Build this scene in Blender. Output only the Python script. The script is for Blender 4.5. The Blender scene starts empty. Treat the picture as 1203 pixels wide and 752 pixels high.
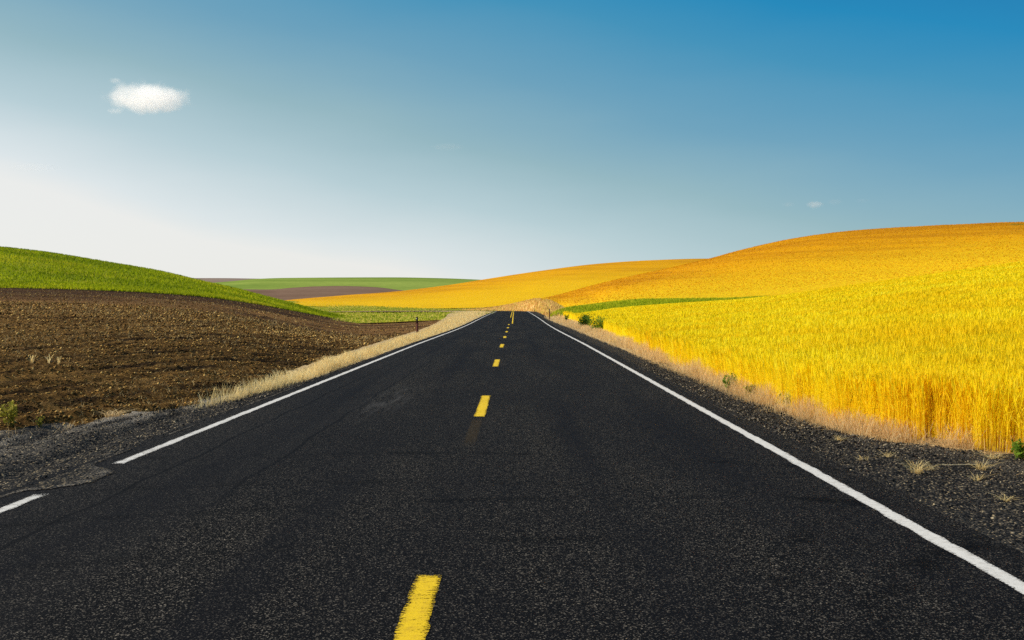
import bpy, math
import numpy as np
from mathutils import Vector

R = np.random.RandomState(7)
SC = bpy.context.scene
COL = SC.collection
F_PX, VX, VY, HC = 1200.0, 604.6, 358.5, 1.62     # survey of the photo: focal, vanishing point, eye height


def W(px, py, d):
    """surveyed point: bearing, elevation and estimated distance -> world metres"""
    return ((px - VX) * d / F_PX, d, HC - (py - VY) * d / F_PX)


# ------------------------------------------------------------------ numeric helpers
def _h(i, j, s):
    n = (i.astype(np.int64) * 374761393 + j.astype(np.int64) * 668265263 + s * 974634777) & 0x7fffffff
    n = ((n ^ (n >> 13)) * 1274126177) & 0x7fffffff
    return ((n ^ (n >> 16)) & 0xffff) / 65535.0


def vnoise(x, y, s=0):
    xi, yi = np.floor(x), np.floor(y)
    fx, fy = x - xi, y - yi
    fx = fx * fx * (3 - 2 * fx)
    fy = fy * fy * (3 - 2 * fy)
    a, b = _h(xi, yi, s), _h(xi + 1, yi, s)
    c, d = _h(xi, yi + 1, s), _h(xi + 1, yi + 1, s)
    return (a + (b - a) * fx) * (1 - fy) + (c + (d - c) * fx) * fy


def fbm(x, y, s=0, o=4):
    v, a, t = 0.0, 0.5, 0.0
    for k in range(o):
        v = v + a * vnoise(x * 2 ** k, y * 2 ** k, s + k * 17)
        t += a
        a *= 0.5
    return v / t


def pchip(xk, yk, x):
    xk, yk = np.asarray(xk, float), np.asarray(yk, float)
    h = np.diff(xk)
    dl = np.diff(yk) / h
    m = np.zeros_like(yk)
    m[0], m[-1] = dl[0], dl[-1]
    for k in range(1, len(xk) - 1):
        if dl[k - 1] * dl[k] > 0:
            w1, w2 = 2 * h[k] + h[k - 1], h[k] + 2 * h[k - 1]
            m[k] = (w1 + w2) / (w1 / dl[k - 1] + w2 / dl[k])
    x = np.clip(x, xk[0], xk[-1])
    i = np.clip(np.searchsorted(xk, x) - 1, 0, len(xk) - 2)
    t = (x - xk[i]) / h[i]
    return ((2 * t ** 3 - 3 * t ** 2 + 1) * yk[i] + (t ** 3 - 2 * t ** 2 + t) * h[i] * m[i]
            + (-2 * t ** 3 + 3 * t ** 2) * yk[i + 1] + (t ** 3 - t ** 2) * h[i] * m[i + 1])


def npmesh(name, V, Fc, mat, attrs=None, uv=None, smooth=False, parent=None):
    V = np.ascontiguousarray(V, np.float32)
    Fc = np.ascontiguousarray(Fc, np.int32)
    n, k = Fc.shape
    me = bpy.data.meshes.new(name)
    me.vertices.add(len(V))
    me.vertices.foreach_set('co', V.ravel())
    me.loops.add(n * k)
    me.loops.foreach_set('vertex_index', Fc.ravel())
    me.polygons.add(n)
    me.polygons.foreach_set('loop_start', np.arange(n, dtype=np.int32) * k)
    if smooth:
        me.polygons.foreach_set('use_smooth', np.ones(n, dtype=bool))
    for a, v in (attrs or {}).items():
        at = me.attributes.new(a, 'FLOAT', 'POINT')
        at.data.foreach_set('value', np.ascontiguousarray(v, np.float32).ravel())
    if uv is not None:
        l = me.uv_layers.new(name='UVMap')
        l.data.foreach_set('uv', np.ascontiguousarray(uv[Fc.ravel()], np.float32).ravel())
    me.update()
    me.validate()
    me.materials.append(mat)
    o = bpy.data.objects.new(name, me)
    COL.objects.link(o)
    if parent:
        o.parent = parent
    return o


def grid_faces(nu, nv):
    i = np.arange(nu - 1)[:, None] * nv + np.arange(nv - 1)[None, :]
    i = i.ravel()
    return np.stack([i, i + nv, i + nv + 1, i + 1], 1)


def struct(o):
    o['kind'] = 'structure'
    return o


def stuff(o):
    o['kind'] = 'stuff'
    return o


def tag(o, label, cat, group=None):
    o['label'], o['category'] = label, cat
    if group:
        o['group'] = group
    return o


class Loft:
    """terrain sheet lofted through surveyed curves (near -> far)"""

    def __init__(self, curves, p0, p1, nu, nv, zfun=None):
        px = np.linspace(p0, p1, nu)
        D, Z = [], []
        for c in curves:
            c = np.array(c, float)
            d = pchip(c[:, 0], c[:, 2], px)
            y = pchip(c[:, 0], c[:, 1], px)
            D.append(d)
            Z.append(HC - (y - VY) * d / F_PX)
        D, Z = np.array(D), np.array(Z)
        for k in range(1, len(D)):
            D[k] = np.maximum(D[k], D[k - 1] * 1.002 + .01)
        self.px, self.nu, self.nv = px, nu, nv
        tot = np.log(D[-1] / D[0])
        t = np.linspace(0, 1, nv)
        X, Y, ZZ = np.zeros((nu, nv)), np.zeros((nu, nv)), np.zeros((nu, nv))
        for i in range(nu):
            dd = D[0, i] * np.exp(t * tot[i])
            Y[i] = dd
            X[i] = (px[i] - VX) * dd / F_PX
            ZZ[i] = pchip(D[:, i], Z[:, i], dd)
        if zfun is not None:
            ZZ = ZZ + zfun(X, Y)
        self.X, self.Y, self.Z = X, Y, ZZ

    def mesh(self, name, mat, dz=0.0):
        V = np.stack([self.X, self.Y, self.Z + dz], -1).reshape(-1, 3)
        u, v = np.meshgrid(np.linspace(0, 1, self.nu), np.linspace(0, 1, self.nv), indexing='ij')
        return struct(npmesh(name, V, grid_faces(self.nu, self.nv), mat,
                             uv=np.stack([u.ravel(), v.ravel()], 1), smooth=True))

    def scatter(self, n, wfun):
        P = np.stack([self.X, self.Y, self.Z], -1)
        a, b, c, d = P[:-1, :-1], P[1:, :-1], P[1:, 1:], P[:-1, 1:]
        area = np.linalg.norm(np.cross(c - a, d - b), axis=-1) / 2
        u, v = np.meshgrid(np.arange(self.nu - 1) / (self.nu - 1), np.arange(self.nv - 1) / (self.nv - 1), indexing='ij')
        w = (area * wfun(a[..., 0], a[..., 1], u, v)).ravel()
        idx = np.searchsorted(np.cumsum(w) / w.sum(), R.rand(n))
        idx = np.minimum(idx, len(w) - 1)
        i, j = np.unravel_index(idx, area.shape)
        s, t = R.rand(n, 1), R.rand(n, 1)
        p = (a[i, j] * (1 - s) + b[i, j] * s) * (1 - t) + (d[i, j] * (1 - s) + c[i, j] * s) * t
        return p

    def hit(self, px, py):
        i = int(np.argmin(abs(self.px - px)))
        y = VY - (self.Z[i] - HC) * F_PX / self.Y[i]
        k = int(np.argmin(abs(y - py)))
        return Vector((self.X[i, k], self.Y[i, k], self.Z[i, k]))


def ribbons(P, H, Wd, lean, levels, prof, tint):
    """blade strips: P base points, H heights, Wd widths, lean (n,2) tip offset"""
    n, L = len(P), len(levels)
    yaw = R.rand(n) * 2 * np.pi
    dx, dy = np.cos(yaw), np.sin(yaw)
    V = np.zeros((n, L, 2, 3), np.float32)
    for k, (t, w) in enumerate(zip(levels, prof)):
        cx = P[:, 0] + lean[:, 0] * t ** 2.2
        cy = P[:, 1] + lean[:, 1] * t ** 2.2
        cz = P[:, 2] + H * t
        for s in (0, 1):
            o = (s - .5) * w * Wd
            V[:, k, s, 0] = cx + dx * o
            V[:, k, s, 1] = cy + dy * o
            V[:, k, s, 2] = cz
    base = (np.arange(n) * L * 2)[:, None]
    f = np.array([[2 * k, 2 * k + 1, 2 * k + 3, 2 * k + 2] for k in range(L - 1)])
    Fc = (base[:, :, None] + f[None]).reshape(-1, 4)
    T = np.repeat(tint, L * 2)
    hh = np.tile(np.repeat(np.array(levels), 2), n)
    return V.reshape(-1, 3), Fc, {'tint': T, 'hgt': hh}


def lumps(P, S, tint, squash=.65):
    """small irregular eight-sided lumps (clods, stones)"""
    n = len(P)
    o = np.array([[1, 0, 0], [0, 1, 0], [-1, 0, 0], [0, -1, 0], [0, 0, 1], [0, 0, -.6]], np.float32)
    yaw = R.rand(n) * 6.28
    V = o[None] * (0.6 + .8 * R.rand(n, 6, 1)) * S[:, None, None]
    V = V + (R.rand(n, 6, 3) - .5) * .5 * S[:, None, None]
    c, s = np.cos(yaw)[:, None], np.sin(yaw)[:, None]
    x = V[..., 0] * c - V[..., 1] * s
    y = V[..., 0] * s + V[..., 1] * c
    V = np.stack([x + P[:, 0:1], y + P[:, 1:2], V[..., 2] * squash + P[:, 2:3]], -1)
    f = np.array([[0, 1, 4], [1, 2, 4], [2, 3, 4], [3, 0, 4], [1, 0, 5], [2, 1, 5], [3, 2, 5], [0, 3, 5]])
    Fc = ((np.arange(n) * 6)[:, None, None] + f[None]).reshape(-1, 3)
    return V.reshape(-1, 3), Fc, {'tint': np.repeat(tint, 6)}


# ------------------------------------------------------------------ materials
class NT:
    def __init__(self, name):
        self.m = bpy.data.materials.new(name)
        self.m.use_nodes = True
        self.t = self.m.node_tree
        self.t.nodes.clear()
        self.out = self.n('ShaderNodeOutputMaterial')

    def n(self, kind, **kw):
        x = self.t.nodes.new(kind)
        for k, v in kw.items():
            setattr(x, k, v)
        return x

    def l(self, a, b):
        self.t.links.new(a, b)

    def put(self, sock, v):
        if hasattr(v, 'is_output'):
            self.l(v, sock)
        else:
            if isinstance(v, tuple) and len(v) == 3 and sock.type == 'RGBA':
                v = (*v, 1)
            sock.default_value = v

    def coord(self, which='Object'):
        return self.n('ShaderNodeTexCoord').outputs[which]

    def mapping(self, v, scale=(1, 1, 1), rot=(0, 0, 0), loc=(0, 0, 0)):
        m = self.n('ShaderNodeMapping')
        self.l(v, m.inputs['Vector'])
        m.inputs['Scale'].default_value = scale
        m.inputs['Rotation'].default_value = rot
        m.inputs['Location'].default_value = loc
        return m.outputs[0]

    def noise(self, v, scale, detail=4, rough=.55, dist=0):
        x = self.n('ShaderNodeTexNoise')
        self.l(v, x.inputs['Vector'])
        x.inputs['Scale'].default_value = scale
        x.inputs['Detail'].default_value = detail
        x.inputs['Roughness'].default_value = rough
        x.inputs['Distortion'].default_value = dist
        return x.outputs[0]

    def voro(self, v, scale, out='Color'):
        x = self.n('ShaderNodeTexVoronoi')
        self.l(v, x.inputs['Vector'])
        x.inputs['Scale'].default_value = scale
        return x.outputs[out]

    def math(self, op, a, b=0.0, c=0.0):
        x = self.n('ShaderNodeMath', operation=op)
        self.put(x.inputs[0], a)
        self.put(x.inputs[1], b)
        self.put(x.inputs[2], c)
        return x.outputs[0]

    def smooth(self, v, a, b, lo=0.0, hi=1.0):
        x = self.n('ShaderNodeMapRange', interpolation_type='SMOOTHSTEP')
        self.put(x.inputs[0], v)
        x.inputs[1].default_value = a
        x.inputs[2].default_value = b
        x.inputs[3].default_value = lo
        x.inputs[4].default_value = hi
        return x.outputs[0]

    def ramp(self, v, stops, interp='LINEAR'):
        x = self.n('ShaderNodeValToRGB')
        self.put(x.inputs[0], v)
        e = x.color_ramp.elements
        x.color_ramp.interpolation = interp
        while len(e) < len(stops):
            e.new(.5)
        for k, (p, c) in enumerate(stops):
            e[k].position = p
            e[k].color = (*c, 1)
        return x.outputs[0]

    def mix(self, f, a, b, blend='MIX'):
        x = self.n('ShaderNodeMix', data_type='RGBA', blend_type=blend)
        self.put(x.inputs[0], f)
        self.put(x.inputs[6], a)
        self.put(x.inputs[7], b)
        return x.outputs[2]

    def attr(self, name, out='Fac'):
        return self.n('ShaderNodeAttribute', attribute_name=name).outputs[out]

    def xyz(self, v):
        x = self.n('ShaderNodeSeparateXYZ')
        self.l(v, x.inputs[0])
        return x.outputs

    def bump(self, h, strength, dist):
        x = self.n('ShaderNodeBump')
        self.l(h, x.inputs['Height'])
        x.inputs['Strength'].default_value = strength
        x.inputs['Distance'].default_value = dist
        return x.outputs[0]

    def surf(self, col, rough=.9, spec=.2, normal=None, trans=0.0, alpha=None, metal=0.0):
        p = self.n('ShaderNodeBsdfPrincipled')
        self.put(p.inputs['Base Color'], col)
        self.put(p.inputs['Roughness'], rough)
        p.inputs['Specular IOR Level'].default_value = spec
        p.inputs['Metallic'].default_value = metal
        if normal is not None:
            self.l(normal, p.inputs['Normal'])
        if alpha is not None:
            self.put(p.inputs['Alpha'], alpha)
        s = p.outputs[0]
        if trans:
            t = self.n('ShaderNodeBsdfTranslucent')
            self.put(t.inputs['Color'], col)
            m = self.n('ShaderNodeMixShader')
            m.inputs[0].default_value = trans
            self.l(s, m.inputs[1])
            self.l(t.outputs[0], m.inputs[2])
            s = m.outputs[0]
        self.l(s, self.out.inputs['Surface'])
        return self.m


def plain(name, col, rough=.8, spec=.3, var=.25, scale=30):
    q = NT(name)
    n = q.noise(q.coord(), scale, 5)
    c = q.ramp(n, [(.3, tuple(x * (1 - var) for x in col)), (.7, tuple(min(1, x * (1 + var)) for x in col))])
    return q.surf(c, rough, spec)


def blade_mat(name, lo, hi, alt, trans=.4, root=None, patch=.05, zs=1.0, pm=.45):
    """blades: tint picks between colours, darker at the foot, patchy in the large"""
    q = NT(name)
    t = q.attr('tint')
    c = q.ramp(t, [(0, lo), (.55, hi), (1, alt)])
    big = q.noise(q.mapping(q.coord(), (1, 1, zs)), patch, 4, .6)
    c = q.mix(q.smooth(big, .38, .66, 0, pm), c, lo)
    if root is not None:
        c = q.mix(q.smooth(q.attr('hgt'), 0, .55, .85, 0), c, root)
    return q.surf(c, .75, .15, trans=trans)


def m_asphalt():
    q = NT('asphalt')
    uv = q.coord('UV')
    u, v, _ = q.xyz(uv)
    spk = q.xyz(q.voro(uv, 150))[0]
    spk2 = q.xyz(q.voro(uv, 115))[1]
    fine = q.noise(uv, 90, 3, .75)
    big = q.noise(q.mapping(uv, (.55, .12, 1)), 1.0, 5, .6)
    base = q.ramp(fine, [(.35, (.002, .002, .0024)), (.7, (.0095, .009, .0088))])
    base = q.mix(q.smooth(spk, .84, .97), base, (.125, .11, .09))
    base = q.mix(q.smooth(spk2, .94, .985, 0, .9), base, (.26, .225, .175))
    base = q.mix(q.smooth(big, .35, .68, .55, 0), base, (.008, .008, .01))
    # greyer older strip along the left edge, divided by two paving seams
    wob = q.noise(q.mapping(uv, (0, .5, 1)), 1.0, 3)
    uw = q.math('ADD', u, q.math('MULTIPLY', q.math('SUBTRACT', wob, .5), .25))
    left = q.smooth(uw, -2.55, -2.4, .3, 0)
    base = q.mix(left, base, q.mix(fine, (.006, .006, .007), (.028, .027, .028)))
    for sx, lo_, hi_ in ((-3.42, 2, 60), (-2.48, 6, 40)):
        seam = q.smooth(q.math('ABSOLUTE', q.math('SUBTRACT', uw, sx)), .008, .035, .8, 0)
        seam = q.math('MULTIPLY', seam, q.math('MULTIPLY', q.smooth(v, lo_, lo_ + 4), q.smooth(v, hi_ - 15, hi_, 1, 0)))
        base = q.mix(seam, base, (.006, .006, .007))
    # polished wheel tracks
    for wx in (.75, 2.0, -1.6, -3.0):
        tr = q.smooth(q.math('ABSOLUTE', q.math('SUBTRACT', u, wx)), .05, .38, 1, 0)
        tr = q.math('MULTIPLY', tr, q.smooth(q.noise(q.mapping(uv, (1.5, .06, 1)), 1.0, 4), .38, .66, 0, .6))
        base = q.mix(tr, base, (.008, .008, .01))
    # curved tyre marks of vehicles turning in and out of the lay-by
    for cx, cy, rr, wd, st in ((-1.2, 2.2, 9.0, .10, .75), (-1.0, 2.0, 7.4, .12, .7), (1.2, -3.0, 11.6, .09, .6), (1.0, -3.0, 10.1, .10, .6),
                               (6.5, 3.0, 5.2, .12, .8), (6.2, 2.6, 4.1, .16, .7), (7.0, 4.6, 5.6, .1, .6)):
        dx = q.math('SUBTRACT', u, cx)
        dy = q.math('SUBTRACT', v, cy)
        rad = q.math('SQRT', q.math('ADD', q.math('MULTIPLY', dx, dx), q.math('MULTIPLY', dy, dy)))
        a = q.smooth(q.math('ABSOLUTE', q.math('SUBTRACT', rad, rr)), wd * .3, wd * 1.5, st * .75, 0)
        a = q.math('MULTIPLY', a, q.smooth(q.noise(uv, 1.1, 6, .7), .44, .62))
        base = q.mix(a, base, (.002, .002, .0025))
    # pale scuffs
    for ex, ey, ax, ay in ((-2.15, 17.5, .5, 4.2),):
        e = q.math('SQRT', q.math('ADD', q.math('POWER', q.math('DIVIDE', q.math('SUBTRACT', u, ex), ax), 2),
                                  q.math('POWER', q.math('DIVIDE', q.math('SUBTRACT', v, ey), ay), 2)))
        e = q.math('MULTIPLY', q.smooth(e, .2, 1, 1, 0), q.smooth(q.noise(q.mapping(uv, (9, .7, 1)), 1.0, 6, .75), .44, .7, 0, .6))
        base = q.mix(e, base, (.09, .085, .08))
    # faint ghost of an older dash, left behind the second dash
    g = q.math('MULTIPLY', q.smooth(q.math('ABSOLUTE', q.math('ADD', u, .53)), .05, .09, 1, 0),
               q.math('MULTIPLY', q.smooth(v, 11.5, 12.6), q.smooth(v, 14.2, 14.8, 1, 0)))
    base = q.mix(q.math('MULTIPLY', g, q.smooth(fine, .45, .6, 0, .5)), base, (.12, .075, .02))
    bmp = q.bump(q.math('ADD', q.voro(uv, 70, 'Distance'), fine), .55, .006)
    return q.surf(base, q.ramp(fine, [(.3, (.72,) * 3), (.7, (.95,) * 3)]), .035, bmp)


def m_paint(name, col, dirt, wear):
    q = NT(name)
    uv = q.coord('UV')
    n1 = q.noise(q.mapping(uv, (9, 60, 1)), 1.0, 5, .75)
    n2 = q.noise(uv, 70, 3, .8)
    n3 = q.noise(uv, 1.2, 3)
    c = q.mix(q.smooth(q.noise(uv, 14, 5, .7), .42, .7, 0, .55), col, dirt)
    gone = q.math('ADD', q.math('MULTIPLY', n1, .6), q.math('MULTIPLY', n2, .4))
    gone = q.math('ADD', gone, q.math('MULTIPLY', q.math('SUBTRACT', n3, .5), .14))
    gone = q.math('ADD', gone, q.math('MULTIPLY', q.attr('edge'), .10))
    uu, vv, _ = q.xyz(uv)
    rub = q.math('MULTIPLY', q.smooth(uu, -3.6, -3.5, .05, 0), q.smooth(vv, 11, 17, 1, 0))
    gone = q.math('ADD', gone, rub)
    a = q.smooth(gone, wear, wear + .035, 1, 0)
    return q.surf(c, .75, .25, q.bump(n2, .5, .004), alpha=a)


def m_gravel(name, pale):
    q = NT(name)
    p = q.coord()
    vc = q.voro(p, 42)
    r = q.xyz(vc)[0]
    dd = q.voro(p, 42, 'Distance')
    c = q.ramp(r, [(0, (.004, .004, .0045)), (.45, (.017, .016, .015)), (.74, (.06, .052, .042)), (.9, (.14, .115, .08)), (1, (.36, .28, .16))])
    c = q.mix(q.smooth(dd, .35, .75, 0, .7), c, (.006, .006, .006))
    big = q.noise(q.mapping(p, (2.2, .4, 1)), 1.0, 5, .65)
    # dusty swept bands on the outer part
    t = q.attr('lat')
    dust = q.math('MULTIPLY', q.smooth(big, .4, .62), q.smooth(t, .25, .85, 0, pale))
    c = q.mix(dust, c, q.mix(q.noise(p, 40, 3, .7), (.14, .125, .10), (.46, .40, .31)))
    rim = q.math('MULTIPLY', q.smooth(t, .01, .07, 1, 0), q.smooth(q.noise(p, 5, 4), .4, .6, 0, pale * .7))
    c = q.mix(rim, c, (.2, .175, .14))
    gn = q.noise(p, 14, 5, .7)
    gm = q.smooth(q.math('ADD', q.attr('grassy'), q.math('MULTIPLY', q.math('SUBTRACT', gn, .5), .9)), .4, .6)
    c = q.mix(gm, c, q.ramp(gn, [(.3, (.34, .22, .09)), (.7, (.78, .58, .3))]))
    ragged = q.math('SUBTRACT', q.math('MULTIPLY', t, 14.0), q.noise(p, 5, 5, .6))
    return q.surf(c, .95, .12, q.bump(q.math('SUBTRACT', 1.0, dd), .9, .02), alpha=q.smooth(ragged, -.45, -.3))


def m_verge():
    q = NT('dry_verge_soil')
    p = q.coord()
    n = q.noise(p, 12, 6, .7)
    c = q.ramp(n, [(.3, (.10, .065, .03)), (.5, (.30, .2, .09)), (.72, (.5, .36, .17))])
    return q.surf(c, .95, .1, q.bump(n, .8, .05))


def m_soil():
    q = NT('ploughed_soil')
    p = q.coord()
    n = q.noise(p, 9, 8, .72)
    big = q.noise(p, .06, 4, .6)
    rows = q.noise(q.mapping(q.mapping(p, rot=(0, 0, math.radians(-68))), (.035, 2.1, 1)), 1.0, 3, .6)
    mid = q.noise(p, .9, 5, .65)
    c = q.ramp(n, [(.3, (.03, .014, .004)), (.48, (.17, .088, .022)), (.6, (.36, .195, .05)), (.78, (.66, .40, .12))])
    c = q.mix(q.smooth(rows, .36, .56, .9, 0), c, (.014, .008, .004))
    c = q.mix(q.smooth(mid, .5, .75, 0, .55), c, (.46, .26, .075))
    y = q.xyz(p)[1]
    # finer, smoother and redder towards the hill
    far = q.smooth(y, 30, 85)
    c = q.mix(far, c, q.mix(q.smooth(q.noise(q.mapping(p, (.02, .12, 1)), 1.0, 5, .6), .35, .65), (.11, .05, .018), (.34, .175, .055)))
    c = q.mix(q.smooth(q.noise(p, 2.2, 6, .8), .6, .72, 0, .6), c, (.44, .25, .08))
    c = q.mix(q.smooth(big, .4, .62, .35, 0), c, (.02, .011, .006))
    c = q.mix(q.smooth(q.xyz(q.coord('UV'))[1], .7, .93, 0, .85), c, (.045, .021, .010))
    c = q.mix(q.smooth(q.xyz(q.coord('UV'))[1], .96, .99, 0, .85), c, (.02, .009, .004))  # dark top edge: shade below the hill crop, painted into the soil
    return q.surf(c, 1.0, .05, q.bump(n, .9, .12))


def m_grass(name, lo, hi, dry, scale=1.0, strip=True):
    q = NT(name)
    p = q.coord()
    n = q.noise(p, 1.6 * scale, 8, .75)
    big = q.noise(q.mapping(p, (1, 1.6, 1)), .05 * scale, 5, .6)
    c = q.ramp(n, [(.32, lo), (.62, hi)])
    c = q.mix(q.smooth(big, .48, .68, 0, .75), c, dry)
    if strip:
        r = q.noise(q.mapping(p, (.03, .5, .5)), 1.0 * scale, 4)
        c = q.mix(q.smooth(r, .4, .65, .35, 0), c, lo)
    return q.surf(c, .95, .08, q.bump(n, .7, .35), trans=0)


def m_wheat_far(name, a, b, shade, green=None, low=None):
    q = NT(name)
    p = q.coord()
    uv = q.coord('UV')
    u, v, _ = q.xyz(uv)
    n = q.noise(p, 1.7, 6, .7)
    rows = q.noise(q.mapping(uv, (9, 190, 1)), 1.0, 6, .68)
    band = q.noise(q.mapping(uv, (4, 26, 1)), 1.0, 5, .6)
    c = q.ramp(n, [(.3, shade), (.46, a), (.7, b)])
    c = q.mix(q.smooth(rows, .36, .5, .55, 0), c, shade)
    c = q.mix(q.smooth(band, .42, .66, 0, .6), c, b)
    c = q.mix(q.smooth(band, .3, .45, .4, 0), c, a)
    trk = q.noise(q.mapping(uv, (2.5, 60, 1)), 1.0, 2, .5)
    trk = q.math('MULTIPLY', q.smooth(q.math('ABSOLUTE', q.math('SUBTRACT', trk, .5)), .004, .02, .5, 0), q.smooth(v, .25, .35))
    c = q.mix(trk, c, shade)
    cont = q.noise(q.mapping(p, (.012, .012, .5)), 1.0, 5, .65)
    c = q.mix(q.smooth(cont, .42, .62, 0, .8), c, shade)
    if low is not None:
        c = q.mix(q.smooth(q.math('ADD', v, q.math('MULTIPLY', q.math('SUBTRACT', band, .5), .25)), .1, .45, .85, 0), c,
                  q.mix(q.smooth(n, .3, .6), a, low))
    if green is not None:
        for gu, gv, ru, rv in green:
            e = q.math('ADD', q.math('POWER', q.math('DIVIDE', q.math('SUBTRACT', u, gu), ru), 2),
                       q.math('POWER', q.math('DIVIDE', q.math('SUBTRACT', v, gv), rv), 2))
            c = q.mix(q.smooth(e, .3, 1, .85, 0), c, (.16, .17, .012))
    return q.surf(c, .9, .05, q.bump(n, .6, .4))


def m_far(name, a, b, sc):
    q = NT(name)
    p = q.coord()
    n = q.noise(q.mapping(p, (.25, 1, 1)), sc, 6, .65)
    f = q.noise(p, sc * 14, 5, .8)
    c = q.ramp(n, [(.35, a), (.65, b)])
    c = q.mix(q.smooth(f, .35, .65, .3, 0), c, tuple(x * .6 for x in a))
    return q.surf(c, 1.0, .0)


# ------------------------------------------------------------------ camera, sun, sky
cam = bpy.data.cameras.new('camera')
cam.sensor_width = 36
cam.lens = 36 * F_PX / 1203
cam.shift_x = (601.5 - VX) / 1203
cam.shift_y = (VY - 376) / 1203
cam.clip_end = 40000
co = bpy.data.objects.new('camera', cam)
co.location = (0, 0, HC)
co.rotation_euler = (math.radians(90), 0, 0)
COL.objects.link(co)
SC.camera = co

AZ, EL = math.radians(-95), math.radians(31)
S = Vector((math.sin(AZ) * math.cos(EL), math.cos(AZ) * math.cos(EL), math.sin(EL)))
sl = bpy.data.lights.new('sun', 'SUN')
sl.energy = 5.0
sl.angle = math.radians(.55)
sl.color = (1, .93, .8)
so = bpy.data.objects.new('sun', sl)
so.rotation_euler = S.to_track_quat('Z', 'Y').to_euler()
so.location = (-40, 20, 60)
COL.objects.link(so)

wd = bpy.data.worlds.new('World')
SC.world = wd
wd.use_nodes = True
nt = wd.node_tree
bg = nt.nodes['Background']
sky = nt.nodes.new('ShaderNodeTexSky')
sky.sky_type = 'NISHITA'
sky.sun_disc = False
sky.sun_elevation = EL
sky.sun_rotation = AZ
sky.altitude = 300
sky.air_density = 1.0
sky.dust_density = 1.4
sky.ozone_density = 2.0
bg.inputs[1].default_value = .12
nt.links.new(sky.outputs[0], bg.inputs[0])


def wn(op, a, b=0.0, c=0.0):
    x = nt.nodes.new('ShaderNodeMath')
    x.operation = op
    for k, v in enumerate((a, b, c)):
        if hasattr(v, 'is_output'):
            nt.links.new(v, x.inputs[k])
        else:
            x.inputs[k].default_value = v
    return x.outputs[0]


def wmap(v, a, b, lo, hi):
    x = nt.nodes.new('ShaderNodeMapRange')
    nt.links.new(v, x.inputs[0])
    for k, q_ in enumerate((a, b, lo, hi)):
        x.inputs[k + 1].default_value = q_
    return x.outputs[0]


def lin(r, g, b):
    return tuple(((c / 255) / 12.92 if c < 10 else ((c / 255 + .055) / 1.055) ** 2.4) for c in (r, g, b)) + (1,)


# summer haze: a pale layer low over the horizon that climbs towards the sun
tcw = nt.nodes.new('ShaderNodeTexCoord')
sxyz = nt.nodes.new('ShaderNodeSeparateXYZ')
nt.links.new(tcw.outputs['Generated'], sxyz.inputs[0])
gxw, gyw, gzw = sxyz.outputs
rh_ = wn('SQRT', wn('ADD', wn('MULTIPLY', gxw, gxw), wn('ADD', wn('MULTIPLY', gyw, gyw), 1e-6)))
sdot = wn('DIVIDE', wn('ADD', wn('MULTIPLY', gxw, math.sin(AZ)), wn('MULTIPLY', gyw, math.cos(AZ))), rh_)
elv = wn('DIVIDE', gzw, rh_)
climb = wn('ADD', wmap(sdot, -.09, 1, 0, .255), wmap(sdot, -1, -.09, -.22, 0))
climb = wn('MULTIPLY', climb, wmap(elv, .16, .36, 1, .85))
wnz = nt.nodes.new('ShaderNodeTexNoise')
wmp = nt.nodes.new('ShaderNodeMapping')
wmp.inputs['Scale'].default_value = (1, 1, 4)
nt.links.new(tcw.outputs['Generated'], wmp.inputs[0])
nt.links.new(wmp.outputs[0], wnz.inputs['Vector'])
wnz.inputs['Scale'].default_value = 2.6
wnz.inputs['Detail'].default_value = 4
veil = wn('MULTIPLY', wn('SUBTRACT', wnz.outputs[0], .5), .05)
hz = wn('DIVIDE', wn('ADD', wn('SUBTRACT', elv, climb), veil), .4)
rmp = nt.nodes.new('ShaderNodeValToRGB')
st_ = [(0, lin(240, 240, 237)), (.05, lin(225, 233, 235)), (.2, lin(186, 209, 215)), (.36, lin(150, 185, 194)), (.54, lin(108, 163, 189)), (.725, lin(60, 147, 187)), (.86, lin(8, 136, 187)), (1, lin(0, 120, 177))]
while len(rmp.color_ramp.elements) < len(st_):
    rmp.color_ramp.elements.new(.5)
for e_, (p_, c_) in zip(rmp.color_ramp.elements, st_):
    e_.position, e_.color = p_, c_
nt.links.new(hz, rmp.inputs[0])
bg2 = nt.nodes.new('ShaderNodeBackground')
nt.links.new(rmp.outputs[0], bg2.inputs[0])
mxw = nt.nodes.new('ShaderNodeMixShader')
nt.links.new(wmap(elv, .32, .75, .9, 0), mxw.inputs[0])
nt.links.new(bg.outputs[0], mxw.inputs[1])
nt.links.new(bg2.outputs[0], mxw.inputs[2])
nt.links.new(mxw.outputs[0], nt.nodes['World Output'].inputs[0])

SC.view_settings.view_transform = 'Standard'
SC.view_settings.look = 'None'
SC.view_settings.exposure = 0
SC.cycles.volume_bounces = 4
SC.cycles.transparent_max_bounces = 16
SC.cycles.max_bounces = 10
SC.cycles.use_denoising = False
SC.cycles.sample_clamp_indirect = 3

# ------------------------------------------------------------------ ground to the horizon
M_base = m_grass('ground_grass', (.05, .06, .012), (.12, .13, .025), (.2, .16, .05), .3)
rr = np.array([0, 20, 60, 150, 400, 1200, 4000, 12000])
th = np.linspace(0, 2 * np.pi, 49)
gx = (rr[:, None] * np.cos(th)[None]).ravel()
gy = (rr[:, None] * np.sin(th)[None]).ravel()
struct(npmesh('ground', np.stack([gx, gy, np.full_like(gx, -1.6)], 1), grid_faces(len(rr), len(th)), M_base))

# ------------------------------------------------------------------ road
YK = [-40, 0, 40, 53, 66, 78, 90, 110, 137, 200, 255, 300, 340, 700]
ZK = [0, 0, -.005, -.04, -.08, -.095, -.085, -.01, .08, .18, .22, .0, -.5, -.8]


def zr(s):
    return pchip(YK, ZK, np.asarray(s, float))


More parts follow.
